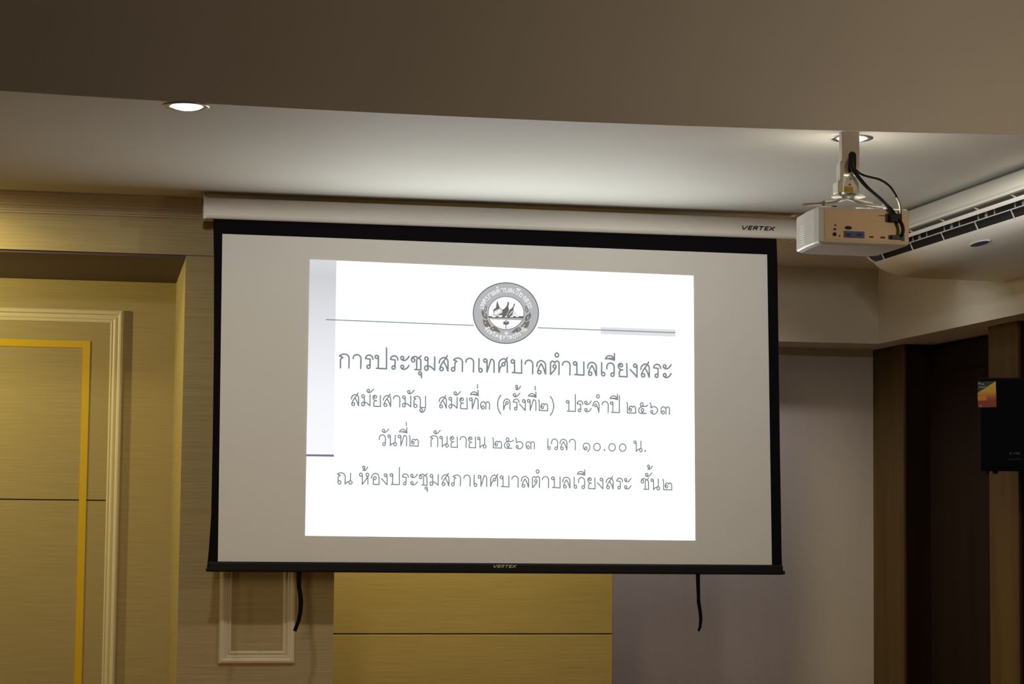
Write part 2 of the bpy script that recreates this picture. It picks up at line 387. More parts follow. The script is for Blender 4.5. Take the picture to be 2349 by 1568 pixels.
GLYPH = {
 'ก': [[(0.089,0.017),(0.079,0.594)],[(0.079,0.594),(0.146,0.68),(0.25,0.746)],[(0.25,0.746),(0.001,0.854)],[(0.001,0.854),(0.168,0.959),(0.351,0.996),(0.536,0.95),(0.654,0.833),(0.688,0.676),(0.688,0.019)]],
 'า': [[(0.031,0.701),(0.065,0.855),(0.169,0.953),(0.3,0.983),(0.443,0.951),(0.55,0.833),(0.585,0.677),(0.579,0.019)]],
 'ร': [('o',0.261,0.152,0.112,0.122),[(0.372,0.187),(0.368,0.461),(0.369,0.692)],[(0.369,0.692),(0.041,0.729)],[(0.041,0.729),(0.081,0.862),(0.196,0.96),(0.328,0.98),(0.461,0.927),(0.542,0.808),(0.559,0.688)]],
 'ป': [('o',0.129,0.87,0.112,0.112),[(0.255,0.943),(0.254,0.69),(0.253,0.068)],[(0.115,0.064),(0.84,0.044)],[(0.84,0.044),(0.823,1.525)]],
 'ะ': [('o',0.142,0.855,0.106,0.112),[(0.069,0.763),(0.202,0.682),(0.362,0.698),(0.504,0.808),(0.629,0.981)],('o',0.151,0.222,0.106,0.112),[(0.078,0.124),(0.212,0.049),(0.371,0.065),(0.513,0.164),(0.638,0.337)]],
 'ช': [('o',0.155,0.726,0.117,0.133),[(0.037,0.754),(0.072,0.893),(0.199,0.976),(0.359,0.976),(0.493,0.88)],[(0.467,0.842),(0.599,0.931),(0.72,1.041)],[(0.494,0.859),(0.415,0.735),(0.414,0.064)],[(0.276,0.059),(0.718,0.036)],[(0.713,0.036),(0.698,0.707),(0.654,0.806),(0.509,0.886)]],
 'ุ': [('o',0.131,-0.204,0.106,0.106),[(0.232,-0.19),(0.236,-0.507)]],
 'ม': [('o',0.143,0.857,0.117,0.128),[(0.265,0.882),(0.253,0.591),(0.262,0.326),(0.244,0.114)],('o',0.157,0.186,0.128,0.16),[(0.262,0.353),(0.476,0.28),(0.736,0.05)],[(0.746,0.05),(0.744,0.987)]],
 'ส': [('o',0.206,0.156,0.128,0.122),[(0.03,0.574),(0.06,0.75),(0.175,0.896),(0.335,0.97),(0.496,0.949),(0.615,0.836),(0.66,0.636),(0.668,0.027)],[(0.6,1.122),(0.522,0.95),(0.286,0.635),(0.129,0.355),(0.078,0.168)],[(0.349,0.679),(0.491,0.445),(0.591,0.21),(0.657,0.027)]],
 'ภ': [('o',0.132,0.161,0.122,0.133),[(0.25,0.175),(0.256,0.546),(0.297,0.669),(0.393,0.736)],[(0.393,0.736),(0.15,0.834)],[(0.15,0.834),(0.31,0.94),(0.47,0.972),(0.659,0.92),(0.778,0.775),(0.802,0.616),(0.793,0.022)]],
 'เ': [[(0.031,0.983),(0.03,0.176)],('o',0.154,0.153,0.117,0.133)],
 'ท': [('o',0.13,0.859,0.112,0.122),[(0.259,0.911),(0.268,0.619),(0.269,0.034)],[(0.269,0.034),(0.389,0.399),(0.503,0.812),(0.566,0.963)],[(0.555,0.963),(0.674,0.935),(0.762,0.821),(0.779,0.688),(0.781,0.023)]],
 'ศ': [('o',0.36,0.634,0.116,0.116),[(0.032,0.061),(0.026,0.641),(0.089,0.861),(0.251,0.993),(0.415,1.022),(0.568,0.922),(0.629,0.717),(0.643,0.059)],[(0.644,1.123),(0.528,0.908),(0.438,0.726)],[(0.045,0.061),(0.127,0.372),(0.256,0.555)]],
 'บ': [('o',0.141,0.859,0.115,0.125),[(0.273,0.923),(0.283,0.53),(0.288,0.066)],[(0.121,0.061),(0.805,0.027)],[(0.805,0.027),(0.789,0.983)]],
 'ล': [('o',0.21,0.149,0.125,0.12),[(0.028,0.553),(0.048,0.773),(0.158,0.913),(0.325,0.973),(0.493,0.924),(0.634,0.775),(0.664,0.573),(0.669,0.026)],[(0.093,0.211),(0.174,0.476),(0.338,0.755)],[(0.338,0.755),(0.497,0.475),(0.658,0.025)]],
 'ต': [[(0.039,0.01),(0.032,0.776),(0.087,0.915),(0.181,0.973),(0.282,0.921),(0.339,0.841)],[(0.339,0.841),(0.422,0.953),(0.533,0.984),(0.629,0.916),(0.658,0.769),(0.654,0.017)],('o',0.33,0.594,0.115,0.115),[(0.442,0.526),(0.288,0.291),(0.039,0.01)]],
 'ํ': [('o',0.144,1.422,0.131,0.147)],
 'ี': [[(0.025,1.278),(0.12,1.425),(0.288,1.496),(0.486,1.458),(0.674,1.288)],[(0.008,1.272),(0.318,1.266),(0.686,1.184)],[(0.261,1.308),(0.488,1.293),(0.68,1.227)],[(0.672,1.652),(0.686,1.173)]],
 'ว': [[(0.036,0.532),(0.034,0.742),(0.118,0.898),(0.287,0.97),(0.456,0.92),(0.559,0.769),(0.578,0.538),(0.575,0.125)],('o',0.456,0.132,0.12,0.131)],
 'ย': [('o',0.238,0.83,0.104,0.115),[(0.248,0.963),(0.095,0.936),(0.023,0.796),(0.058,0.648),(0.177,0.525),(0.364,0.492)],[(0.251,0.494),(0.127,0.407),(0.106,0.274),(0.107,0.021)],[(0.107,0.021),(0.684,0.011)],[(0.684,0.011),(0.65,0.964)]],
 'ง': [('o',0.363,0.834,0.109,0.125),[(0.499,0.877),(0.513,0.48),(0.51,0.011)],[(0.51,0.011),(0.253,0.296),(0.008,0.547)]],
 'ญ': [('o',0.185,0.149,0.129,0.142),[(0.056,0.171),(0.057,0.568),(0.113,0.697),(0.228,0.752)],[(0.228,0.752),(0.02,0.855)],[(0.02,0.855),(0.148,0.948),(0.342,0.986),(0.504,0.901),(0.591,0.743),(0.613,0.519),(0.6,0.038)],[(0.581,0.038),(1.066,0.019)],[(1.066,0.019),(1.053,0.98)],('o',0.694,-0.196,0.116,0.123),[(0.585,-0.282),(0.749,-0.393),(0.909,-0.331),(1.049,-0.097)]],
 'ั': [('o',0.113,1.345,0.11,0.116),[(0.032,1.247),(0.174,1.174),(0.314,1.216),(0.441,1.341),(0.579,1.492)]],
 '่': [[(0.02,2.151),(0.031,1.829)]],
 '๓': [('o',0.22,0.175,0.11,0.142),[(0.117,0.075),(0.016,0.311),(0.046,0.537),(0.175,0.663),(0.319,0.654),(0.452,0.51),(0.466,0.387),(0.47,0.033)],[(0.452,0.51),(0.548,0.641),(0.646,0.67),(0.765,0.583),(0.793,0.396),(0.784,0.029)]],
 '(': [[(0.313,1.295),(0.12,0.954),(0.034,0.48),(0.131,-0.001),(0.332,-0.35)],[(0.249,1.196),(0.089,0.869),(0.047,0.481),(0.105,0.031),(0.285,-0.287)]],
 'ค': [[(0.049,0.021),(0.029,0.575),(0.097,0.827),(0.286,0.964),(0.484,0.9),(0.592,0.695),(0.601,0.522),(0.606,0.036)],('o',0.332,0.625,0.104,0.125),[(0.063,0.035),(0.137,0.336),(0.248,0.526)]],
 '้': [('o',0.091,2.08,0.09,0.111),[(0.183,2.069),(0.157,1.915),(0.031,1.807)],[(0.031,1.807),(0.228,1.834),(0.347,1.948),(0.438,2.111)]],
 '๒': [[(0.005,0.953),(0.077,0.801),(0.085,0.05)],[(0.085,0.05),(0.837,0.036)],[(0.837,0.036),(0.819,0.46),(0.747,0.618),(0.633,0.636),(0.549,0.536)],[(0.549,0.536),(0.455,0.638),(0.321,0.613),(0.237,0.458),(0.238,0.305),(0.324,0.21)],('o',0.366,0.322,0.097,0.118)],
 ')': [[(0.038,1.296),(0.24,0.96),(0.351,0.454),(0.249,-0.001),(0.053,-0.355)],[(0.095,1.235),(0.262,0.905),(0.337,0.454),(0.27,0.048),(0.095,-0.27)]],
 'จ': [('o',0.282,0.626,0.104,0.118),[(0.032,0.55),(0.08,0.824),(0.208,0.946),(0.351,0.978),(0.509,0.877),(0.583,0.669),(0.573,0.026)],[(0.58,0.026),(0.485,0.352),(0.39,0.559)]],
 '๕': [('o',0.3,0.822,0.122,0.157),[(0.834,0.777),(0.675,0.656),(0.438,0.651),(0.189,0.575),(0.026,0.379),(0.058,0.147),(0.237,0.04),(0.711,0.045)],('o',0.37,0.329,0.111,0.14),[(0.312,0.193),(0.372,0.113),(0.504,0.046)]],
 '๖': [[(0.002,0.985),(0.08,0.83),(0.083,0.55)],[(0.083,0.55),(0.29,0.648),(0.499,0.63),(0.661,0.476),(0.675,0.284),(0.534,0.065),(0.327,0.008),(0.148,0.074),(0.063,0.2)],('o',0.164,0.214,0.093,0.116)],
 '๑': [('o',0.275,0.204,0.105,0.134),[(0.3,0.058),(0.15,0.089),(0.04,0.257),(0.026,0.462),(0.145,0.623),(0.325,0.674),(0.525,0.591),(0.641,0.37),(0.612,0.135),(0.434,-0.086)]],
 '๐': [('o',0.353,0.345,0.308,0.338)],
 '.': [[(0.059,0.125),(0.12,0.127)],[(0.06,0.055),(0.12,0.056)]],
 'น': [('o',0.11,0.863,0.099,0.116),[(0.231,0.919),(0.246,0.519),(0.243,0.018)],[(0.243,0.018),(0.393,0.192),(0.666,0.316)],[(0.68,0.971),(0.678,0.305)],('o',0.679,0.152,0.122,0.151)],
 'ณ': [('o',0.189,0.146,0.129,0.148),[(0.061,0.163),(0.067,0.576),(0.123,0.673),(0.243,0.739)],[(0.243,0.739),(-0.001,0.842)],[(-0.001,0.842),(0.144,0.934),(0.336,0.964),(0.529,0.904),(0.64,0.747),(0.668,0.588),(0.665,0.015)],[(0.665,0.015),(0.861,0.178),(1.121,0.291)],[(1.123,0.947),(1.121,0.278)],('o',1.136,0.151,0.135,0.142)],
 'ห': [('o',0.134,0.837,0.123,0.135),[(0.249,0.903),(0.262,0.489),(0.256,0.011)],[(0.256,0.011),(0.477,0.289),(0.715,0.638)],('o',0.693,0.842,0.123,0.135),[(0.791,0.755),(0.715,0.638),(0.744,0.435),(0.751,0.02)]],
 'อ': [[(0.023,0.556),(0.071,0.786),(0.211,0.923),(0.39,0.971),(0.585,0.873),(0.665,0.676),(0.682,0.389),(0.688,0.026)],[(0.688,0.026),(0.192,0.029)],[(0.192,0.029),(0.184,0.539)],('o',0.319,0.574,0.116,0.129)],
 'ษ': [('o',0.141,0.859,0.115,0.125),[(0.273,0.923),(0.288,0.066)],[(0.121,0.061),(0.805,0.027)],[(0.805,0.027),(0.789,0.983)],('o',0.577,0.512,0.098,0.098),[(0.661,0.487),(0.909,0.659)]],
 'ฎ': [[(0.233,0.651),(0.228,0.174),(0.132,0.118)],[(0.393,0.736),(0.15,0.834)],[(0.233,0.651),(0.393,0.736)],[(0.15,0.834),(0.47,0.972),(0.778,0.775),(0.793,0.022)],[(0.793,0.022),(0.672,-0.13),(0.457,-0.084),(0.243,-0.17),(0.135,-0.094)]],
 'ธ': [[(0.041,0.729),(0.328,0.98),(0.567,0.862)],[(0.041,0.729),(0.465,0.664),(0.5,0.07)],[(0.501,0.054),(0.052,0.056),(0.035,0.45)]],
 '์': [('o',0.153,1.288,0.09,0.09),[(0.235,1.354),(0.373,1.563)]],
}
# (metres per unit, stroke width, [(glyph, left edge x, baseline z, lift)])
TEXT = [
 (0.06264, 0.00685, [('ก',1.0586,2.1874,0),('า',1.1179,2.1869,0),('ร',1.1723,2.1865,0),('ป',1.2163,2.1861,0),('ร',1.284,2.1856,0),('ะ',1.3298,2.1852,0),('ช',1.3781,2.1848,0),('ุ',1.4114,2.1846,0),('ม',1.4381,2.1843,0),('ส',1.5033,2.1838,0),('ภ',1.5602,2.1833,0),('า',1.624,2.1828,0),('เ',1.683,2.1823,0),('ท',1.7049,2.1822,0),('ศ',1.7741,2.1816,0),('บ',1.8294,2.1812,0),('า',1.8937,2.1806,0),('ล',1.9478,2.1802,0),('ต',2.01,2.1797,0),('ํ',2.0317,2.1795,0),('า',2.065,2.1792,0),('บ',2.1158,2.1788,0),('ล',2.182,2.1783,0),('เ',2.2461,2.1778,0),('ว',2.2701,2.1776,0),('ี',2.2645,2.1776,0),('ย',2.3239,2.1771,0),('ง',2.3806,2.1767,0),('ส',2.4285,2.1763,0),('ร',2.488,2.1758,0),('ะ',2.5329,2.1754,0)]),
 (0.05154, 0.00508, [('ส',1.1131,2.0213,0),('ม',1.1593,2.021,0),('ั',1.1834,2.0208,0),('ย',1.2095,2.0206,0),('ส',1.2558,2.0202,0),('า',1.3005,2.0199,0),('ม',1.3413,2.0196,0),('ั',1.3646,2.0194,0),('ญ',1.3912,2.0192,0),('ส',1.5056,2.0183,0),('ม',1.5498,2.018,0),('ั',1.5732,2.0178,0),('ย',1.599,2.0176,0),('ท',1.643,2.0173,0),('ี',1.6477,2.0172,0),('่',1.678,2.017,0),('๓',1.6942,2.0169,0),('(',1.7699,2.0163,0),('ค',1.7971,2.0161,0),('ร',1.8407,2.0158,0),('ั',1.8426,2.0157,0),('้',1.8527,2.0157,0),('ง',1.8717,2.0155,0),('ท',1.9063,2.0153,0),('ี',1.9111,2.0152,0),('่',1.941,2.015,0),('๒',1.9575,2.0149,0),(')',2.0105,2.0145,0),('ป',2.085,2.0139,0),('ร',2.1336,2.0135,0),('ะ',2.1686,2.0133,0),('จ',2.2073,2.013,0),('ํ',2.2246,2.0128,0),('า',2.2498,2.0126,0),('ป',2.2886,2.0123,0),('ี',2.2875,2.0123,0),('๒',2.3646,2.0118,0),('๕',2.4204,2.0113,0),('๖',2.4744,2.0109,0),('๓',2.5248,2.0105,0)]),
 (0.04984, 0.00458, [('ว',1.2403,1.8479,0),('ั',1.2542,1.8478,0),('น',1.2788,1.8476,0),('ท',1.3246,1.8473,0),('ี',1.3301,1.8472,0),('่',1.36,1.847,0),('๒',1.3745,1.8469,0),('ก',1.4691,1.8462,0),('ั',1.4852,1.8461,0),('น',1.5114,1.8459,0),('ย',1.5582,1.8456,0),('า',1.6022,1.8452,0),('ย',1.6403,1.845,0),('น',1.6814,1.8447,0),('๒',1.75,1.8442,0),('๕',1.8038,1.8438,0),('๖',1.8548,1.8434,0),('๓',1.9022,1.843,0),('เ',2.0011,1.8423,0),('ว',2.0187,1.8422,0),('ล',2.0575,1.8419,0),('า',2.1002,1.8416,0),('๑',2.1645,1.8411,0),('๐',2.2116,1.8408,0),('.',2.2596,1.8404,0),('๐',2.2816,1.8403,0),('๐',2.3304,1.8399,0),('น',2.3992,1.8394,0),('.',2.4482,1.8391,0)]),
 (0.05126, 0.00485, [('ณ',1.0589,1.6764,0),('ห',1.1558,1.6759,0),('้',1.1696,1.6758,-0.606),('อ',1.2084,1.6755,0),('ง',1.2529,1.6753,0),('ป',1.2909,1.6751,0),('ร',1.3449,1.6747,0),('ะ',1.382,1.6745,0),('ช',1.4208,1.6743,0),('ุ',1.4474,1.6741,0),('ม',1.4694,1.674,0),('ส',1.5217,1.6737,0),('ภ',1.5667,1.6734,0),('า',1.6213,1.6731,0),('เ',1.6678,1.6728,0),('ท',1.6863,1.6727,0),('ศ',1.7427,1.6724,0),('บ',1.7858,1.6721,0),('า',1.839,1.6718,0),('ล',1.8826,1.6715,0),('ต',1.9326,1.6712,0),('ํ',1.95,1.6711,0),('า',1.9778,1.671,0),('บ',2.0196,1.6707,0),('ล',2.0719,1.6704,0),('เ',2.1236,1.6701,0),('ว',2.1439,1.67,0),('ี',2.1387,1.67,0),('ย',2.1867,1.6697,0),('ง',2.2316,1.6695,0),('ส',2.271,1.6692,0),('ร',2.3196,1.669,0),('ะ',2.3555,1.6687,0),('ช',2.4333,1.6683,0),('ั',2.4546,1.6682,0),('้',2.4641,1.6681,0),('น',2.4801,1.668,0),('๒',2.5351,1.6677,0)]),
]
# ---- the projected slide
WHITE_K = 1.45
slide_white = glow('slide_white', (0.95, 1.0, 0.97), WHITE_K)
grey_t = glow('slide_text_grey', srgb(132, 138, 143)); ring_g = glow('slide_ring_grey', srgb(183, 184, 186))
rim_g = glow('slide_rim', srgb(112, 116, 124)); leaf_g = glow('slide_leaf', srgb(122, 117, 110)); dark_g = glow('slide_dark', srgb(108, 106, 104))
mid_g = glow('slide_mid', srgb(160, 160, 160)); pale_g = glow('slide_pale', srgb(226, 226, 230)); white_1 = glow('slide_letter_white', (0.95, 0.95, 0.95)); white_f = glow('emblem_white', (1.0, 1.0, 1.0))
line_g = glow('slide_line', srgb(150, 158, 164)); blue_l = glow('slide_short_line', srgb(120, 120, 150))
y1, y2, y3, y4 = YS - .002, YS - .0026, YS - .0032, YS - .0038
m = MB(); m.face(quad_on([(711, 595), (1591, 632), (1595, 1239), (700, 1228)], y1))
slide = m.build('projected_slide', slide_white, scr); # added unseen area lamp for the light the projected picture throws into the room
pl_ = bpy.data.lights.new('projected_picture_light', 'AREA'); pl_.shape = 'RECTANGLE'; pl_.size = 1.62; pl_.size_y = 1.14; pl_.energy = 19.5; pl_.color = (0.95, 1.0, 0.97)
po = bpy.data.objects.new('projected_picture_light', pl_); C.objects.link(po)
po.location = at(1150, 925, 1, y1 - .008); po.rotation_euler = (math.radians(-90), 0, 0)
slide['label'] = 'bright white projected slide with grey Thai text'
# side strip: the slide design fades from grey at its top to white
sm = bpy.data.materials.new('slide_side_strip'); sm.use_nodes = True; nt = sm.node_tree; nt.nodes.remove(nt.nodes['Principled BSDF'])
sa, sb = at(740, 600, 1, y2).z, at(740, 1040, 1, y2).z
xa, xb = at(709, 800, 1, y2).x, at(770, 800, 1, y2).x
g_ = nt.nodes.new('ShaderNodeNewGeometry'); sp = nt.nodes.new('ShaderNodeSeparateXYZ'); mr = nt.nodes.new('ShaderNodeMapRange')
mr.inputs['From Min'].default_value = sa; mr.inputs['From Max'].default_value = sb
cr = nt.nodes.new('ShaderNodeValToRGB'); cr.color_ramp.elements[0].color = (*srgb(214, 216, 220), 1); cr.color_ramp.elements[1].color = (*srgb(250, 251, 255), 1)
for pos, c in ((.08, (208, 209, 213)), (.25, (220, 222, 226)), (.45, (233, 235, 240)), (.7, (245, 247, 252))):
    e = cr.color_ramp.elements.new(pos); e.color = (*srgb(*c), 1)
em = nt.nodes.new('ShaderNodeEmission')
nt.links.new(g_.outputs['Position'], sp.inputs[0]); nt.links.new(sp.outputs['Z'], mr.inputs['Value'])
nt.links.new(mr.outputs[0], cr.inputs[0]); nt.links.new(cr.outputs[0], em.inputs[0]); nt.links.new(em.outputs[0], nt.nodes['Material Output'].inputs[0])
m = MB(); m.face(quad_on([(711, 595), (772, 597.6), (765.5, 1042), (703, 1041)], y2)); m.build('side_strip', sm, slide)
m = MB(); m.face(quad_on([(702.5, 1041.2), (766, 1042), (766, 1047), (702.5, 1046.2)], y3)); m.build('short_line', blue_l, slide)
m = MB(); m.face(quad_on([(1377.6, 749.6), (1549.4, 755.4), (1549.8, 772), (1377.6, 765.8)], y2)); m.build('grey_bar', pale_g, slide)
m = MB(); m.face(quad_on([(747.3, 731.2), (1087, 744.7), (1087, 747.3), (747.3, 734)], y3)); m.face(quad_on([(1234, 750), (1549, 761.3), (1549, 764.1), (1234, 752.6)], y3)); m.build('long_line', line_g, slide)

def pen_glyph(mb, g, sc, w, y, place):
    for st in GLYPH[g]:
        if st[0] == 'o':
            _, cx, cz, rx, rz = st
            mb.pen([place(cx + rx * math.cos(k * math.pi / 8), cz + rz * math.sin(k * math.pi / 8)) for k in range(16)], w, y, 6, True)
        else:
            mb.pen([place(*q) for q in smooth_path(st, 4)], w, y, 8)

GLYPH['ด'] = [GLYPH['ค'][0], GLYPH['ต'][2], GLYPH['ต'][3]]
for (sc, w, items), col in zip(TEXT, (grey_t, grey_t, grey_t, grey_t)):
    m = MB()
    for g, x, z, lift in items:
        pen_glyph(m, g, sc, w + .0007, y3, lambda a, b: (x + a * sc, z + (b + lift) * sc))
    m.build('lettering', col, slide)

# ---- round emblem on the slide; coordinates are measured on the emblem, unit = its half width
ec = at(1060 + 927 / 9.225, 630 + 810 / 9.225, 1, y3); ex = (at(1060 + 1622 / 9.225, 720, 1, y3).x - ec.x); ez = ec.z - at(1160, 630 + 1455 / 9.225, 1, y3).z
def E(x, y):
    """emblem drawing coordinates -> slide plane (x, z)"""
    p = at(1060 + x / 9.225, 630 + y / 9.225, 1, y3); return p.x, p.z
emb = MB()
def disc(r0, r1, cx, cy, mi, y, n=72):
    emb.mi = mi; P = []
    for k in range(n):
        t = 2 * math.pi * k / n; P.append((E(cx + r0[0] * math.cos(t), cy + r0[1] * math.sin(t)), E(cx + r1[0] * math.cos(t), cy + r1[1] * math.sin(t))))
    for k in range(n):
        a, b = P[k], P[(k + 1) % n]
        emb.face([(a[0][0], y, a[0][1]), (b[0][0], y, b[0][1]), (b[1][0], y, b[1][1]), (a[1][0], y, a[1][1])])
def poly(mi, pts, y, sm_=0):
    emb.mi = mi; q = smooth_path(list(pts) + [pts[0]], sm_)[:-1] if sm_ else pts
    f = emb.face([(E(*p)[0], y, E(*p)[1]) for p in q])
def pens(mi, pts, w, y, sm_=3):
    emb.mi = mi; emb.pen([E(*p) for p in (smooth_path(pts, sm_) if sm_ else pts)], w / 9.225 * YS / FOC, y, 6)
ya, yb, yc_ = y2, y3, y4
disc((695, 645), (383, 353), 927, 810, 0, ya)            # ring
disc((703, 653), (680, 630), 927, 810, 1, yb)            # outer rim
disc((386, 356), (372, 342), 930, 808, 1, yb)            # inner rim
disc((374, 344), (0.5, .5), 930, 808, 2, ya - .0001)     # white field
# bridge deck with battlements
poly(3, [(560, 895), (1300, 895), (1290, 925), (575, 915)], yb)
for a, b in ((560, 635), (708, 775), (840, 905), (955, 1015), (1080, 1138), (1198, 1300)): poly(3, [(a, 872), (b, 874), (b, 905), (a, 903)], yb)
poly(4, [(600, 918), (1270, 932), (1262, 957), (612, 938)], yb)
# stupa, two flame-shaped roofs
poly(3, [(744, 535), (760, 600), (792, 690), (850, 740), (855, 800), (848, 850), (665, 850), (660, 740), (718, 692), (730, 610)], yb)
poly(5, [(690, 760), (800, 712), (846, 752), (850, 800), (760, 845), (672, 846), (668, 800)], yc_)
poly(6, [(700, 800), (810, 735), (828, 748), (720, 840), (690, 842)], yc_ - .0003)
poly(6, [(625, 862), (660, 845), (700, 850), (705, 880), (640, 882)], yb); poly(6, [(780, 850), (860, 850), (868, 872), (780, 885)], yb)
pens(3, [(640, 852), (760, 858), (860, 848)], 7, yc_)
poly(3, [(962, 552), (992, 590), (993, 625), (978, 655), (990, 735), (988, 870), (880, 880), (850, 870), (855, 740), (905, 705), (945, 655), (962, 605)], yb)
poly(3, [(1100, 592), (1118, 630), (1110, 662), (1092, 690), (1085, 755), (1060, 860), (1010, 885), (930, 870), (1000, 740), (1050, 710), (1085, 660)], yb)
for a, b in (((1000, 745), (940, 860)), ((1050, 770), (985, 865)), ((1020, 830), (1070, 760))): pens(5, [a, b], 10, yc_, 0)
pens(3, [(1088, 760), (1185, 905)], 6, yb, 0); poly(5, [(1088, 790), (1120, 830), (1075, 870), (1060, 850)], yc_)
# lotus and ripples
poly(3, [(935, 950), (960, 990), (995, 968), (980, 1005), (1003, 1020), (975, 1050), (925, 1060), (880, 1045), (855, 1025), (885, 1010), (858, 985), (900, 992)], yb)
poly(5, [(935, 965), (952, 1000), (935, 1010), (918, 1000)], yc_)
pens(3, [(928, 1050), (930, 1140)], 16, yb, 0)
for a in ((740, 1085, 820, 1110, 900, 1095), (800, 1120, 860, 1105, 910, 1125), (950, 1110, 1030, 1090, 1110, 1088), (960, 1130, 1020, 1118, 1070, 1125)):
    pens(5, [(a[0], a[1]), (a[2], a[3]), (a[4], a[5])], 8, yb)
# leaf sprays of the ring (left, then right)
for L_ in ([(522, 635), (520, 700), (515, 760), (485, 785), (465, 740), (480, 690)], [(430, 735), (470, 790), (525, 840), (535, 900), (520, 938), (450, 900), (415, 830), (415, 770)],
           [(435, 935), (500, 965), (540, 945), (560, 1000), (610, 1080), (580, 1110), (500, 1100), (455, 1040)], [(590, 1130), (650, 1090), (720, 1110), (815, 1215), (720, 1205), (630, 1175)],
           [(1335, 650), (1390, 700), (1405, 770), (1370, 800), (1340, 760), (1340, 700)], [(1430, 780), (1458, 840), (1450, 900), (1400, 960), (1340, 980), (1328, 920), (1370, 850), (1415, 830)],
           [(1430, 968), (1412, 1060), (1370, 1120), (1290, 1120), (1245, 1095), (1300, 1030), (1325, 975), (1345, 1000)], [(1255, 1150), (1200, 1105), (1130, 1140), (1045, 1220), (1140, 1222), (1215, 1195)]):
    poly(7, L_, yb, 3)
for a, b in (((490, 700), (492, 750)), ((470, 820), (490, 880)), ((480, 1000), (500, 1030)), ((640, 1130), (665, 1140)), ((1362, 710), (1375, 770)), ((1400, 880), (1385, 930)), ((1330, 1060), (1300, 1085)), ((1190, 1140), (1205, 1165))):
    pens(5, [a, b], 13, yc_, 0)
for cx, cy_ in ((936, 1210), (936, 1258), (910, 1234), (962, 1234)): poly(2, [(cx, cy_ - 17), (cx + 19, cy_), (cx, cy_ + 17), (cx - 19, cy_)], yb)
def arc_text(words, r, t0, t1, size, w, flip):
    emb.mi = 6; n = len(words)
    wd = {'า': .75, 'เ': .45, 'ะ': .8, 'ร': .75, 'ง': .75, 'จ': .75}
    base = [(g, ms) for g, ms in words]; tot = sum(wd.get(g, .95) for g, _ in base); s_ = 0
    for g, ms in base:
        t = math.radians(t0 + (t1 - t0) * s_ / tot); s_ += wd.get(g, .95)
        for k, (q, lift, sh) in enumerate([(g, 0, 0)] + ms):
            def place(a, b, t=t, lift=lift, sh=sh):
                a = a + sh; b = b + lift
                rr = r + (b * size if not flip else -b * size); tt = t + a * size / r * (1 if not flip else -1)
                return E(927 + rr * math.sin(tt) * 1.0, 810 - rr * math.cos(tt) * .928)
            for st in GLYPH[q]:
                if st[0] == 'o':
                    emb.pen([place(st[1] + st[3] * math.cos(i * math.pi / 5), st[2] + st[4] * math.sin(i * math.pi / 5)) for i in range(10)], w, yb, 5, True)
                else: emb.pen([place(*p) for p in smooth_path(st, 2)], w, yb, 5)
ww = .0026
arc_text([('เ', []), ('ท', []), ('ศ', []), ('บ', []), ('า', []), ('ล', []), ('ต', [('ํ', 0, .3)]), ('า', []), ('บ', []), ('ล', []), ('เ', []), ('ว', [('ี', 0, -.05)]), ('ย', []), ('ง', []), ('ส', []), ('ร', []), ('ะ', [])],
         480, -78, 80, 92, ww, False)
arc_text([('จ', []), ('ง', [('ั', 0, -.6)]), ('ห', []), ('ว', [('ั', 0, .1)]), ('ด', []), ('ส', [('ุ', 0, .4)]), ('ร', []), ('า', []), ('ษ', []), ('ฎ', []), ('ร', [('์', 0, .1)]), ('ธ', []), ('า', []), ('น', [('ี', 0, 0)])],
         590, 232, 128, 76, ww * .9, True)
emb.build('emblem', [ring_g, rim_g, white_f, dark_g, mid_g, pale_g, white_1, leaf_g], slide)

# ---------------------------------------------------------------- ceiling downlights
lamp_glow = glow('lamp_glow', (1.0, 0.98, 0.95), 3.0)
def downlight(x, y, label, power):
    t = thing('ceiling_downlight', label, 'ceiling light', (x, y, CEIL), 'downlights along the edge of the stage ceiling')
    m = MB(); m.lathe((x, y, CEIL), [(.079, 0), (.079, -.003), (.076, -.005), (.060, -.004), (.056, -.001), (.056, 0)], 48); m.build('trim_ring', silver, t)
    m = MB(); m.lathe((x, y, CEIL), [(.055, -.001), (.054, -.004), (.045, -.009), (.030, -.013), (.015, -.015), (.003, -.0155)], 36); m.build('bulb', lamp_glow, t)
    spot('downlight_beam', (x, y, CEIL - .045), (x, y, 0), power, (1.0, 0.95, 0.86), 180, 0.02, 0.04)
    return t
l1, l2 = at(429, 240, 2, CEIL), at(1968, 309, 2, CEIL)
downlight(l1.x, l1.y + .02, 'lit round ceiling downlight above the left end of the screen', 34)
pole_y = at(1947, 303, 2, CEIL).y + .004
downlight(l2.x, pole_y + .105, 'lit round ceiling downlight half hidden by the projector pole', 34)

# ---------------------------------------------------------------- projector mount
PY = pole_y
def X(px, py, y=PY): return at(px, py, 1, y).x
def Z(px, py, y=PY): return at(px, py, 1, y).z
mt = thing('projector_mount', 'white ceiling pole and bracket that holds up the projector', 'projector mount', (X(1947, 303), PY, CEIL))
m = MB(); m.box((X(1928.5, 350), PY - .016, Z(1947, 402)), (X(1969, 350), PY + .022, CEIL), .004, 2)
pole = m.build('pole', mat('pole_beige', (0.55, 0.50, 0.42), 0.5), mt)
sx = X(1952, 370)
m = MB(); q = [(sx + .014 * math.cos(k * math.pi / 8), PY - .0165, Z(1952, 358) + .014 * math.sin(k * math.pi / 8)) for k in range(9)]
m.prism(q + [(sx - .016, PY - .0165, Z(1947, 397)), (sx + .014, PY - .0165, Z(1947, 397))], (0, -.001, 0)); m.build('cable_opening', black_plastic, pole)
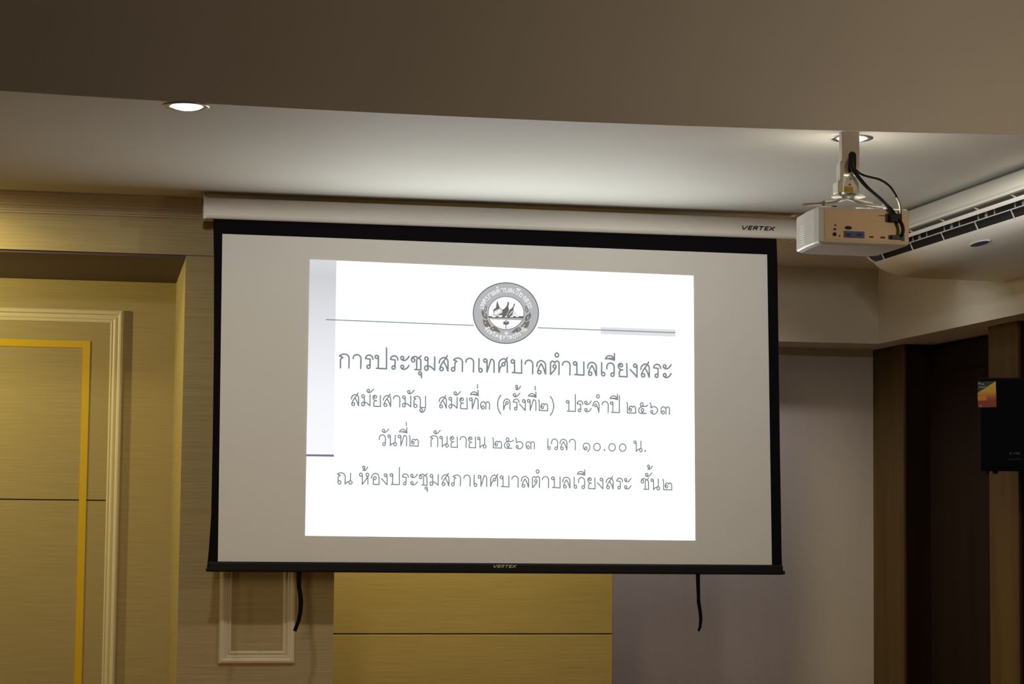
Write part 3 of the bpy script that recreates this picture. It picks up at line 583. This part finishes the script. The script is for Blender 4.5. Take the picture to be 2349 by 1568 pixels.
# rounded front plate and green-grey side flange of the tilt bracket
ca, cb = X(1936, 442, PY - .03), X(1971, 442, PY - .03)
zt, zb_ = Z(1950, 397, PY - .03), Z(1950, 443, PY - .03); cw = (cb - ca) / 2
ring = [(ca, PY - .03, zb_), (cb, PY - .03, zb_), (cb, PY - .03, zb_ + .02)] + [((ca + cb) / 2 + (cw - .006 - .012 * abs(math.sin(k * math.pi / 8))) * math.cos(k * math.pi / 8), PY - .03, zt - .03 + .03 * math.sin(k * math.pi / 8)) for k in range(9)] + [(ca, PY - .03, zb_ + .02)]
m = MB(); m.prism(ring, (0, .003, 0))
m.box((ca - .022, PY - .028, zb_), (ca - .002, PY + .03, zb_ + .045), .004, 2); m.box((ca - .010, PY - .02, zb_ + .04), (ca + .004, PY + .026, zt + .045), .003, 2)
m.box((cb - .004, PY - .027, zb_), (cb, PY + .03, zb_ + .04), .001, 1)
br = m.build('tilt_bracket', mat('bracket_grey', (0.52, 0.50, 0.44), 0.45, 0.3), mt)
for px, py in ((1951.5, 410), (1949.5, 423.5)):
    m = MB(); p = at(px, py, 1, PY - .0305); m.tube([p, p + Vector((0, -.002, 0))], .0035, 10); m.build('bolt', mat('bolt_brown', (0.16, 0.11, 0.06), 0.5, 0.5), br)
m = MB(); m.box((X(1936.5, 434, PY - .031), PY - .0312, Z(1947, 440, PY - .031)), (X(1957, 434, PY - .031), PY - .0302, Z(1947, 428, PY - .031))); st = m.build('sticker', mat('ochre_sticker', (0.55, 0.36, 0.02), 0.6), br); st['label'] = 'ochre sticker'
# swivel disc and splayed arms
arm_grey = mat('arm_grey', (0.30, 0.28, 0.24), 0.55, 0.2)
sy_, sz_ = PY, Z(1945, 449)
m = MB(); m.lathe((X(1946, 449), sy_, sz_), [(.012, .014), (.030, .008), (.034, .004), (.034, 0), (.056, -.001), (.062, -.004), (.03, -.006), (.02, -.010)], 32); m.build('swivel_disc', arm_grey, mt)
arms = (((1940, 455), (1925, 458), (1915, 464), (1880, 467), (1843, 469), -.10), ((1950, 455), (1962, 460), (1976, 465), (2000, 470), (2026, 473), -.10),
        ((1943, 455), (1930, 457), (1922, 460), (1908, 463), (1895, 465), .10), ((1948, 455), (1958, 458), (1968, 461), (1985, 464), (1998, 466), .10))
for A_ in arms:
    m = MB(); n_ = len(A_) - 1
    pts = [at(a, b, 1, PY + A_[-1] * i / (n_ - 1)) for i, (a, b) in enumerate(A_[:-1])]
    rows = []
    for i, p in enumerate(pts):
        t = (pts[min(i + 1, n_ - 1)] - pts[max(i - 1, 0)]).normalized(); sd = t.cross(Vector((0, 0, 1))).normalized() * .008
        rows.append([m.bm.verts.new(p + sd * a + Vector((0, 0, b))) for a, b in ((-1, -.004), (1, -.004), (1, .004), (-1, .004))])
    for a, b in zip(rows, rows[1:]):
        for k in range(4): m.bm.faces.new((a[k], a[(k + 1) % 4], b[(k + 1) % 4], b[k]))
    m.bm.faces.new(rows[0]); m.bm.faces.new(rows[-1][::-1])
    m.build('arm', arm_grey, mt)

# ---------------------------------------------------------------- projector
QY = PY - .17
def bp(px, py, d=0.0): return at(px, py, 1, QY - d)
pj = thing('projector', 'white projector hanging from the ceiling pole, sockets and cables at its back', 'projector', (bp(1985, 560).x, QY + .16, bp(1985, 560).z))
x0, x1 = bp(1884, 510).x, bp(2087, 510).x
zt, zb_ = bp(1985, 476).z, bp(1985, 555.5).z
dep = .325
# outline of the shell seen from above, with a big round corner on the left and the lens end towards the screen
m = MB()
outline = [(x0 + .004, QY)] + [(x1 - .012, QY), (x1 - .003, QY + .004), (x1, QY + .014)] + [(x1, QY + dep - .03), (x1 - .03, QY + dep)] + [(x0 + .04, QY + dep), (x0 + .006, QY + dep - .03), (x0 - .008, QY + .16), (x0 - .010, QY + .05), (x0 - .006, QY + .012)]
def shell(k, dz):
    cx, cy_ = (x0 + x1) / 2, QY + dep / 2
    return [m.bm.verts.new((cx + (a - cx) * k, cy_ + (b - cy_) * k, dz)) for a, b in outline]
rings = [shell(.90, zb_ - .010), shell(.975, zb_ - .005), shell(1.0, zb_), shell(1.0, zt - .010), shell(.985, zt - .003), shell(.95, zt)]
for a, b in zip(rings, rings[1:]):
    for k in range(len(outline)):
        f = m.bm.faces.new((a[k], a[(k + 1) % len(outline)], b[(k + 1) % len(outline)], b[k]))
m.bm.faces.new(rings[0][::-1]); m.bm.faces.new(rings[-1])
body = m.build('housing', white_plastic, pj)
m = MB(); m.box((x0 + .012, QY - .0025, zb_ + .004), (x1 - .004, QY + .002, zt - .012), .002, 2)
panel = m.build('rear_panel', cream_plastic, pj); panel['label'] = 'cream socket panel'
# side grille slots on the left, lens barrel and feet
m = MB()
for k in range(9): m.box((x0 - .0085, QY + .165, zb_ + .012 + k * .008), (x0 - .004, QY + .215, zb_ + .0155 + k * .008), .001, 1)
m.build('side_vent', white_plastic, pj)
m = MB(); lc = ((x0 + x1) / 2 - .03, QY + dep - .02, (zt + zb_) / 2); m.tube([lc, (lc[0], lc[1] + .035, lc[2]), (lc[0], lc[1] + .036, lc[2])], [.034, .032, .026], 28); ln = m.build('lens_barrel', black_plastic, pj)
m = MB(); m.tube([(lc[0], lc[1] + .0362, lc[2]), (lc[0], lc[1] + .039, lc[2]), (lc[0], lc[1] + .040, lc[2])], [.025, .018, .004], 28); m.build('lens_glass', mat('lens_glass', (.02, .02, .05), .05, 0, .8), ln)
m = MB(); m.tube([(x0 + .025, QY + .05, zt - .004), (x0 + .025, QY + .05, zt + .006)], .012, 16); m.build('foot', cream_plastic, pj)
m = MB(); m.tube([(bp(1922, 478).x, QY + .04, zt - .004), (bp(1922, 478).x, QY + .04, zt + .007)], .010, 16); m.build('foot', rubber, pj)
m = MB(); m.tube([(bp(2008, 478).x, QY + .05, zt - .004), (bp(2008, 478).x, QY + .05, zt + .008)], .010, 16); m.build('foot', cream_plastic, pj)
for px in (1872, 2010):
    m = MB(); a = at(px, 470, 1, PY).x; a = max(a, x0 + .02); m.tube([(a, PY - .085, zt - .002), (a, PY - .085, Z(px, 469) + .001)], .006, 10); m.build('mounting_screw', silver, pj)
D_ = .0026
def port(px, py, w, h, name, col, par=panel, th=.0012, rnd=0):
    p = bp(px, py, D_); k = QY / FOC
    mb = MB()
    if rnd: mb.prism([(p.x + w / 2 * k * math.cos(i * math.pi / 8), p.y, p.z + h / 2 * k * math.sin(i * math.pi / 8)) for i in range(16)], (0, -th, 0))
    else: mb.box((p.x - w / 2 * k, p.y, p.z - h / 2 * k), (p.x + w / 2 * k, p.y - th, p.z + h / 2 * k), .0004, 1)
    return mb.build(name, col, par)
port(1914.5, 537, 10, 9.5, 'audio_jack', black_plastic, rnd=1); port(1915, 525.5, 7, 5.5, 'audio_jack', brown_slot, rnd=1); port(1916, 516, 4.5, 4.5, 'audio_jack', brown_slot, rnd=1)
port(1926, 541, 4.5, 4, 'audio_jack', brown_slot, rnd=1)
port(1946, 522.3, 18, 9, 'round_socket', black_plastic, rnd=1)
bl = port(1959.3, 538, 53, 16.5, 'video_socket_plate', blue_plastic)
for px in (1946, 1971.5):
    p = bp(px, 538.4, D_ + .0012); mb = MB(); k = QY / FOC
    mb.box((p.x - 6 * k, p.y, p.z - 3.2 * k), (p.x + 6 * k, p.y - .001, p.z + 3.2 * k), .0004, 1); mb.build('video_socket', mat('dark_blue_socket', (.03, .03, .10), .5), bl)
port(1999, 543.3, 10.5, 4, 'usb_socket', brown_slot); port(2025, 544.5, 11.5, 4.5, 'usb_socket', brown_slot)
port(2023.5, 494.5, 18, 2.6, 'label_strip', mat('faded_print', (.30, .18, .10), .6))
port(2071, 545, 9, 16, 'video_socket_plate', blue_plastic)

# ---------------------------------------------------------------- cables
def cable(label, pts, r, extra=()):
    t = thing('cable', label, 'cable', pts[0], 'black cables behind the projector')
    m = MB(); m.tube(smooth_path(pts, 8), r, 10); m.build('cord', rubber, t); return t
def cp(px, py, y): return tuple(at(px, py, 1, y))
c1 = cable('thick black cable hanging straight down into the black plug of the projector',
           [cp(1952, 358, PY - .010), cp(1952, 372, PY - .030), cp(1956, 388, PY - .044), cp(1967, 403, PY - .05), cp(1990, 430, PY - .07), cp(2022, 458, PY - .13), cp(2045, 482, QY - .014), cp(2054, 496, QY - .016)], .0072)
p = bp(2050.5, 501.5, .004); k = QY / FOC
m = MB(); m.box((p.x - 15.5 * k, QY - .027, p.z - 10.5 * k), (p.x + 15.5 * k, QY - .003, p.z + 10.5 * k), .003, 2); m.build('plug', black_plastic, c1)
c3 = cable('short black cable curving from the black plug down to the blue connector', [cp(2061, 503, QY - .022), cp(2068, 513, QY - .026), cp(2071.5, 526, QY - .026), cp(2069, 538, QY - .022), cp(2062, 544, QY - .014)], .0065)
p = bp(2056, 545, .004)
m = MB(); m.box((p.x - 15 * k, QY - .022, p.z - 5.2 * k), (p.x + 14 * k, QY - .003, p.z + 5.2 * k), .002, 2); cn = m.build('connector', mat('teal_connector', (.06, .09, .13), .5), c3); cn['label'] = 'blue connector'
c2 = cable('thin black cable looping out to the right above the projector',
           [cp(1953, 366, PY - .010), cp(1956, 380, PY - .030), cp(1966, 393, PY - .038), cp(1978, 400.5, PY - .038), cp(1999, 407, PY - .05), cp(2020, 413, PY - .06), cp(2041, 428, PY - .08), cp(2057, 453, PY - .12)], .0052)
m = MB(); m.tube(smooth_path([cp(2057, 453, PY - .12), cp(2063.5, 467, PY - .145), cp(2066, 488, QY - .010), cp(2065, 498, QY - .012)], 6), .0044, 10); e_ = m.build('cord_end', mat('worn_cord', (.30, .27, .17), .6), c2); e_['label'] = 'grey worn cord end'

# ---------------------------------------------------------------- air conditioner
ac_paint = mat('aged_white_paint', (0.55, 0.53, 0.48), 0.45, 0, 0.4)
AE, AN = 9.88, 7.70                                # far and near end
ac = thing('air_conditioner', 'long white air conditioner hung under the ceiling along the right wall', 'air conditioner', (4.0, 9.0, 2.7))
def long(ring, name, m_, par=ac, y0=AE, y1=AN):
    mb = MB(); mb.prism([(x, y0, z) for x, z in ring], (0, y1 - y0, 0)); o = mb.build(name, m_, par, True)
    o.data.set_sharp_from_angle(angle=math.radians(24)); return o
T_ = CEIL - .022
upper = long([(3.570, T_), (3.566, T_ - .006), (3.556, 2.862), (3.548, 2.850), (3.552, 2.842), (3.570, 2.842), (3.60, 2.865), (3.70, 2.87), (3.70, T_)], 'top_housing', ac_paint)
long([(3.70, T_), (3.70, 2.745), (3.80, 2.726), (4.30, 2.712), (4.305, T_)], 'core', mat('grille_dark', (.012, .012, .014), .7), y0=AE - .03)
lou = long([(3.588, 2.832), (3.586, 2.824), (3.592, 2.816), (3.610, 2.826), (3.606, 2.834)], 'louver', white_metal)
long([(3.618, 2.8015), (3.617, 2.7985), (3.621, 2.7975), (3.622, 2.8005)], 'louver_rod', white_metal)
arc = [(3.656, 2.774), (3.660, 2.768), (3.672, 2.757), (3.690, 2.744), (3.715, 2.7325), (3.745, 2.7235), (3.775, 2.7155), (3.800, 2.7105), (3.88, 2.706), (4.00, 2.704)]
long(arc + [(4.00, 2.712), (3.80, 2.720), (3.72, 2.742), (3.668, 2.776)], 'front_panel', white_plastic)
long([(4.004, 2.7045), (4.30, 2.6995), (4.312, 2.70), (4.312, T_), (4.302, T_), (4.302, 2.71), (4.004, 2.713)], 'bottom_panel', white_plastic)
m = MB(); ep = [(3.600, 2.832)] + [(3.603, 2.822), (3.618, 2.800), (3.640, 2.780)] + arc + [(4.30, 2.6995), (4.305, 2.85), (3.75, 2.85), (3.70, 2.84)]
inner = [(3.612, 2.832), (3.624, 2.804), (3.645, 2.785), (3.69, 2.76), (3.72, 2.80)]
m.prism([(x, AE + .004, z) for x, z in ([(3.597, 2.834), (3.602, 2.822), (3.618, 2.7985), (3.640, 2.780)] + arc + [(4.00, 2.712), (3.80, 2.718), (3.72, 2.7375), (3.664, 2.775), (3.645, 2.785), (3.624, 2.804), (3.610, 2.834)])], (0, -.006, 0))
m.build('end_rib', white_metal, ac)
m = MB(); m.prism([(x, AE, z) for x, z in [(3.62, 2.85), (3.625, 2.806), (3.645, 2.787), (3.668, 2.776), (3.72, 2.742), (3.80, 2.72), (4.30, 2.71), (4.30, T_), (3.62, T_)]], (0, -.004, 0)); m.build('end_plate', mat('end_grey', (.10, .10, .09), .7), ac)
# upright vanes in the outlets
k = 0; y = AE - .17
ylist = [at(px, py, 0, 3.65).y for px, py in ((2093, 565), (2167, 540), (2244, 517), (2325, 493))]
gap = (ylist[0] - ylist[-1]) / 3
ys = [ylist[0] + gap * i for i in (1,)] + [ylist[0] - gap * i for i in range(0, 6)]
for y in ys:
    if AN < y < AE - .05:
        m = MB(); m.prism([(3.636, y, 2.803), (3.652, y, 2.768), (3.657, y, 2.769), (3.641, y, 2.804)], (0, -.0025, 0)); m.build('vane', white_metal, ac)
fin = mat('vane_grey', (.40, .40, .36), .45)
for y in ys:
    for o_ in (.09, .17, .185, .27):
        yy = y - o_ * gap / .36 * .9
        if AN < yy < AE - .05:
            m = MB(); m.prism([(3.6165, yy, 2.828), (3.6175, yy, 2.803), (3.6225, yy, 2.803), (3.6215, yy, 2.828)], (0, -.0022, 0)); m.build('vane', fin, ac)
    yy = y - .15
    if AN < yy < AE - .05:
        m = MB(); m.prism([(3.568, yy, 2.843), (3.589, yy, 2.832), (3.595, yy, 2.836), (3.575, yy, 2.848)], (0, -.003, 0)); m.build('vane', white_metal, ac)
# oval badge on the curved front
e0 = at(2222, 553, 2, 2.7345); e1 = at(2274, 551, 2, 2.7345); ey = (e0.y + e1.y) / 2
def badge(rx, rz, off, name, m_, par):
    """oval lying on the slanted front panel"""
    a_, b_ = Vector((3.690, 0, 2.744)), Vector((3.745, 0, 2.7235)); dv = (b_ - a_).normalized(); nv = Vector((dv.z, 0, -dv.x))
    if nv.z > 0: nv = -nv
    c_ = Vector((3.716, bcy, 2.7325)) + nv * off
    mb = MB(); mb.prism([c_ + dv * rz * math.sin(i * math.pi / 16) + Vector((0, rx * math.cos(i * math.pi / 16), 0)) for i in range(32)], -nv * .003)
    return mb.build(name, m_, par)
bcy = at(2248, 553, 0, 3.716).y
bd = badge(.104, .0165, .0035, 'badge', white_metal, ac); badge(.096, .0145, .0042, 'badge_face', navy, bd)

# ---------------------------------------------------------------- loudspeaker
def spk(px, py, y): return at(px, py, 1, y)
SY = 9.70
sp_ = thing('loudspeaker', 'black box loudspeaker with an orange and yellow sticker on the side wall', 'loudspeaker', (4.22, SY + .1, 1.78))
s0, s1 = spk(2243, 866, SY), spk(2247, 1078, SY)
w_ = .27
m = MB(); m.box((s1.x, SY, s1.z), (s1.x + w_, SY + .22, s0.z), .010, 3); cab = m.build('cabinet', mat('speaker_black', (.006, .006, .008), .6, 0, .1), sp_)
m = MB(); m.box((s1.x + .006, SY - .008, s1.z + .012), (s1.x + w_ - .006, SY + .002, s0.z - .010), .005, 2); gr = m.build('grille', noisy('speaker_mesh', (.003, .003, .004), (.008, .008, .011), (900, 900, 900), .8, 4, 0, .05), sp_)
for px in (2256, 2274):
    m = MB(); p = spk(px, 1076, SY + .03); m.lathe((p.x, SY + .04, s1.z), [(.013, .004), (.013, -.012), (.010, -.016)], 16); m.build('foot', rubber, sp_)
m = MB(); m.box((s1.x + .20, SY + .10, 1.97), (XW + .05, SY + .14, 2.01), .004, 1); m.box((XW + .025, SY + .05, 1.90), (XW + .045, SY + .19, 2.08), .003, 1); m.build('wall_bracket', black_plastic, sp_)
yk = SY - .0085
def sq(px, y, m_, name, par): 
    mb = MB(); mb.prism([tuple(at(a, b, 1, y)) for a, b in px], (0, -.0005, 0)); return mb.build(name, m_, par)
stk = sq([(2244.3, 875), (2282.8, 874.5), (2284.3, 934), (2245.6, 934.5)], yk, mat('sticker_charcoal', (.035, .045, .05), .5), 'sticker', sp_)
stk['label'] = 'orange, yellow and red sticker'
grd = bpy.data.materials.new('sticker_flame'); grd.use_nodes = True; nt = grd.node_tree
tc = nt.nodes.new('ShaderNodeTexCoord'); sx_ = nt.nodes.new('ShaderNodeSeparateXYZ'); r_ = nt.nodes.new('ShaderNodeMapRange'); c_r = nt.nodes.new('ShaderNodeValToRGB')
r_.inputs['From Min'].default_value = at(2265, 934, 1, yk).z; r_.inputs['From Max'].default_value = at(2265, 876, 1, yk).z
c_r.color_ramp.elements[0].color = (.28, .02, .015, 1); c_r.color_ramp.elements[1].color = (.75, .55, .01, 1)
for pos, c in ((.25, (.32, .03, .01)), (.42, (.55, .12, .01)), (.6, (.75, .42, .01))):
    e = c_r.color_ramp.elements.new(pos); e.color = (*c, 1)
nt.links.new(tc.outputs['Object'], sx_.inputs[0]); nt.links.new(sx_.outputs[2], r_.inputs[0]); nt.links.new(r_.outputs[0], c_r.inputs[0]); nt.links.new(c_r.outputs[0], nt.nodes['Principled BSDF'].inputs['Base Color'])
sq([(2282.8, 874.8), (2284.2, 933.8), (2245.4, 934.2), (2244.5, 901)], yk - .0006, grd, 'flame_print', stk)
sq([(2245, 908), (2263, 906), (2263.5, 918), (2245.3, 918.2)], yk - .0012, mat('sticker_orange', (.72, .30, .015), .5), 'orange_square', stk)
m = MB()
for seg, w in ((((2247, 881), (2247, 877.5)), 1.2), (((2247, 877.6), (2249.5, 877.6), (2249.5, 879.4), (2247, 879.4)), 1.0), (((2252, 882), (2252, 879)), 1.0), (((2255, 880), (2257, 880), (2257, 882), (2255, 882), (2255, 880)), .9), (((2247, 888), (2250, 887.4), (2254, 888), (2258, 887.6), (2262, 887.8)), 1.4)):
    m.pen([(at(a, b, 1, yk).x, at(a, b, 1, yk).z) for a, b in seg], w * SY / FOC, yk - .0016, 5)
m.build('lettering', mat('sticker_white', (.55, .52, .48), .5), stk)
m = MB()
for seg, w in ((((2312, 1043), (2315, 1037)), 1.3), (((2312, 1037), (2315, 1043)), 1.3), (((2317, 1040), (2319, 1040)), 1.1), (((2321, 1043), (2321, 1038), (2324, 1040), (2326, 1038), (2326, 1043)), 1.1), (((2328, 1043), (2328, 1038), (2331, 1043), (2331, 1038)), 1.1), (((2333, 1038), (2333, 1043)), 1.1)):
    m.pen([(at(a, b, 1, yk).x, at(a, b, 1, yk).z) for a, b in seg], w * SY / FOC, yk - .0006, 5)
m.build('lettering', mat('speaker_print', (.10, .10, .11), .5), gr)
m = MB(); m.pen([(at(a, b, 1, yk).x, at(a, b, 1, yk).z) for a, b in ((2308, 1054), (2336, 1053.4))], 1.2 * SY / FOC, yk - .0006, 5)
m.build('print_line', mat('faint_print', (.06, .06, .07), .5), gr)
m = MB(); m.pen([(at(a, b, 1, yk).x, at(a, b, 1, yk).z) for a, b in ((2248.5, 930), (2252.5, 929.8))], 2.5 * SY / FOC, yk - .0016, 5)
m.build('print_mark', mat('sticker_rose', (.50, .35, .32), .5), stk)
# the loudspeaker is turned on its bracket to face the hall
turn = Matrix.Translation((s1.x, SY, 0)) @ Matrix.Rotation(-math.radians(23), 4, 'Z') @ Matrix.Translation((-s1.x, -SY, 0))
def turn_all(o):
    for c in o.children:
        if c.name.split('.')[0] != 'wall_bracket': c.data.transform(turn)
        turn_all(c)
turn_all(sp_)
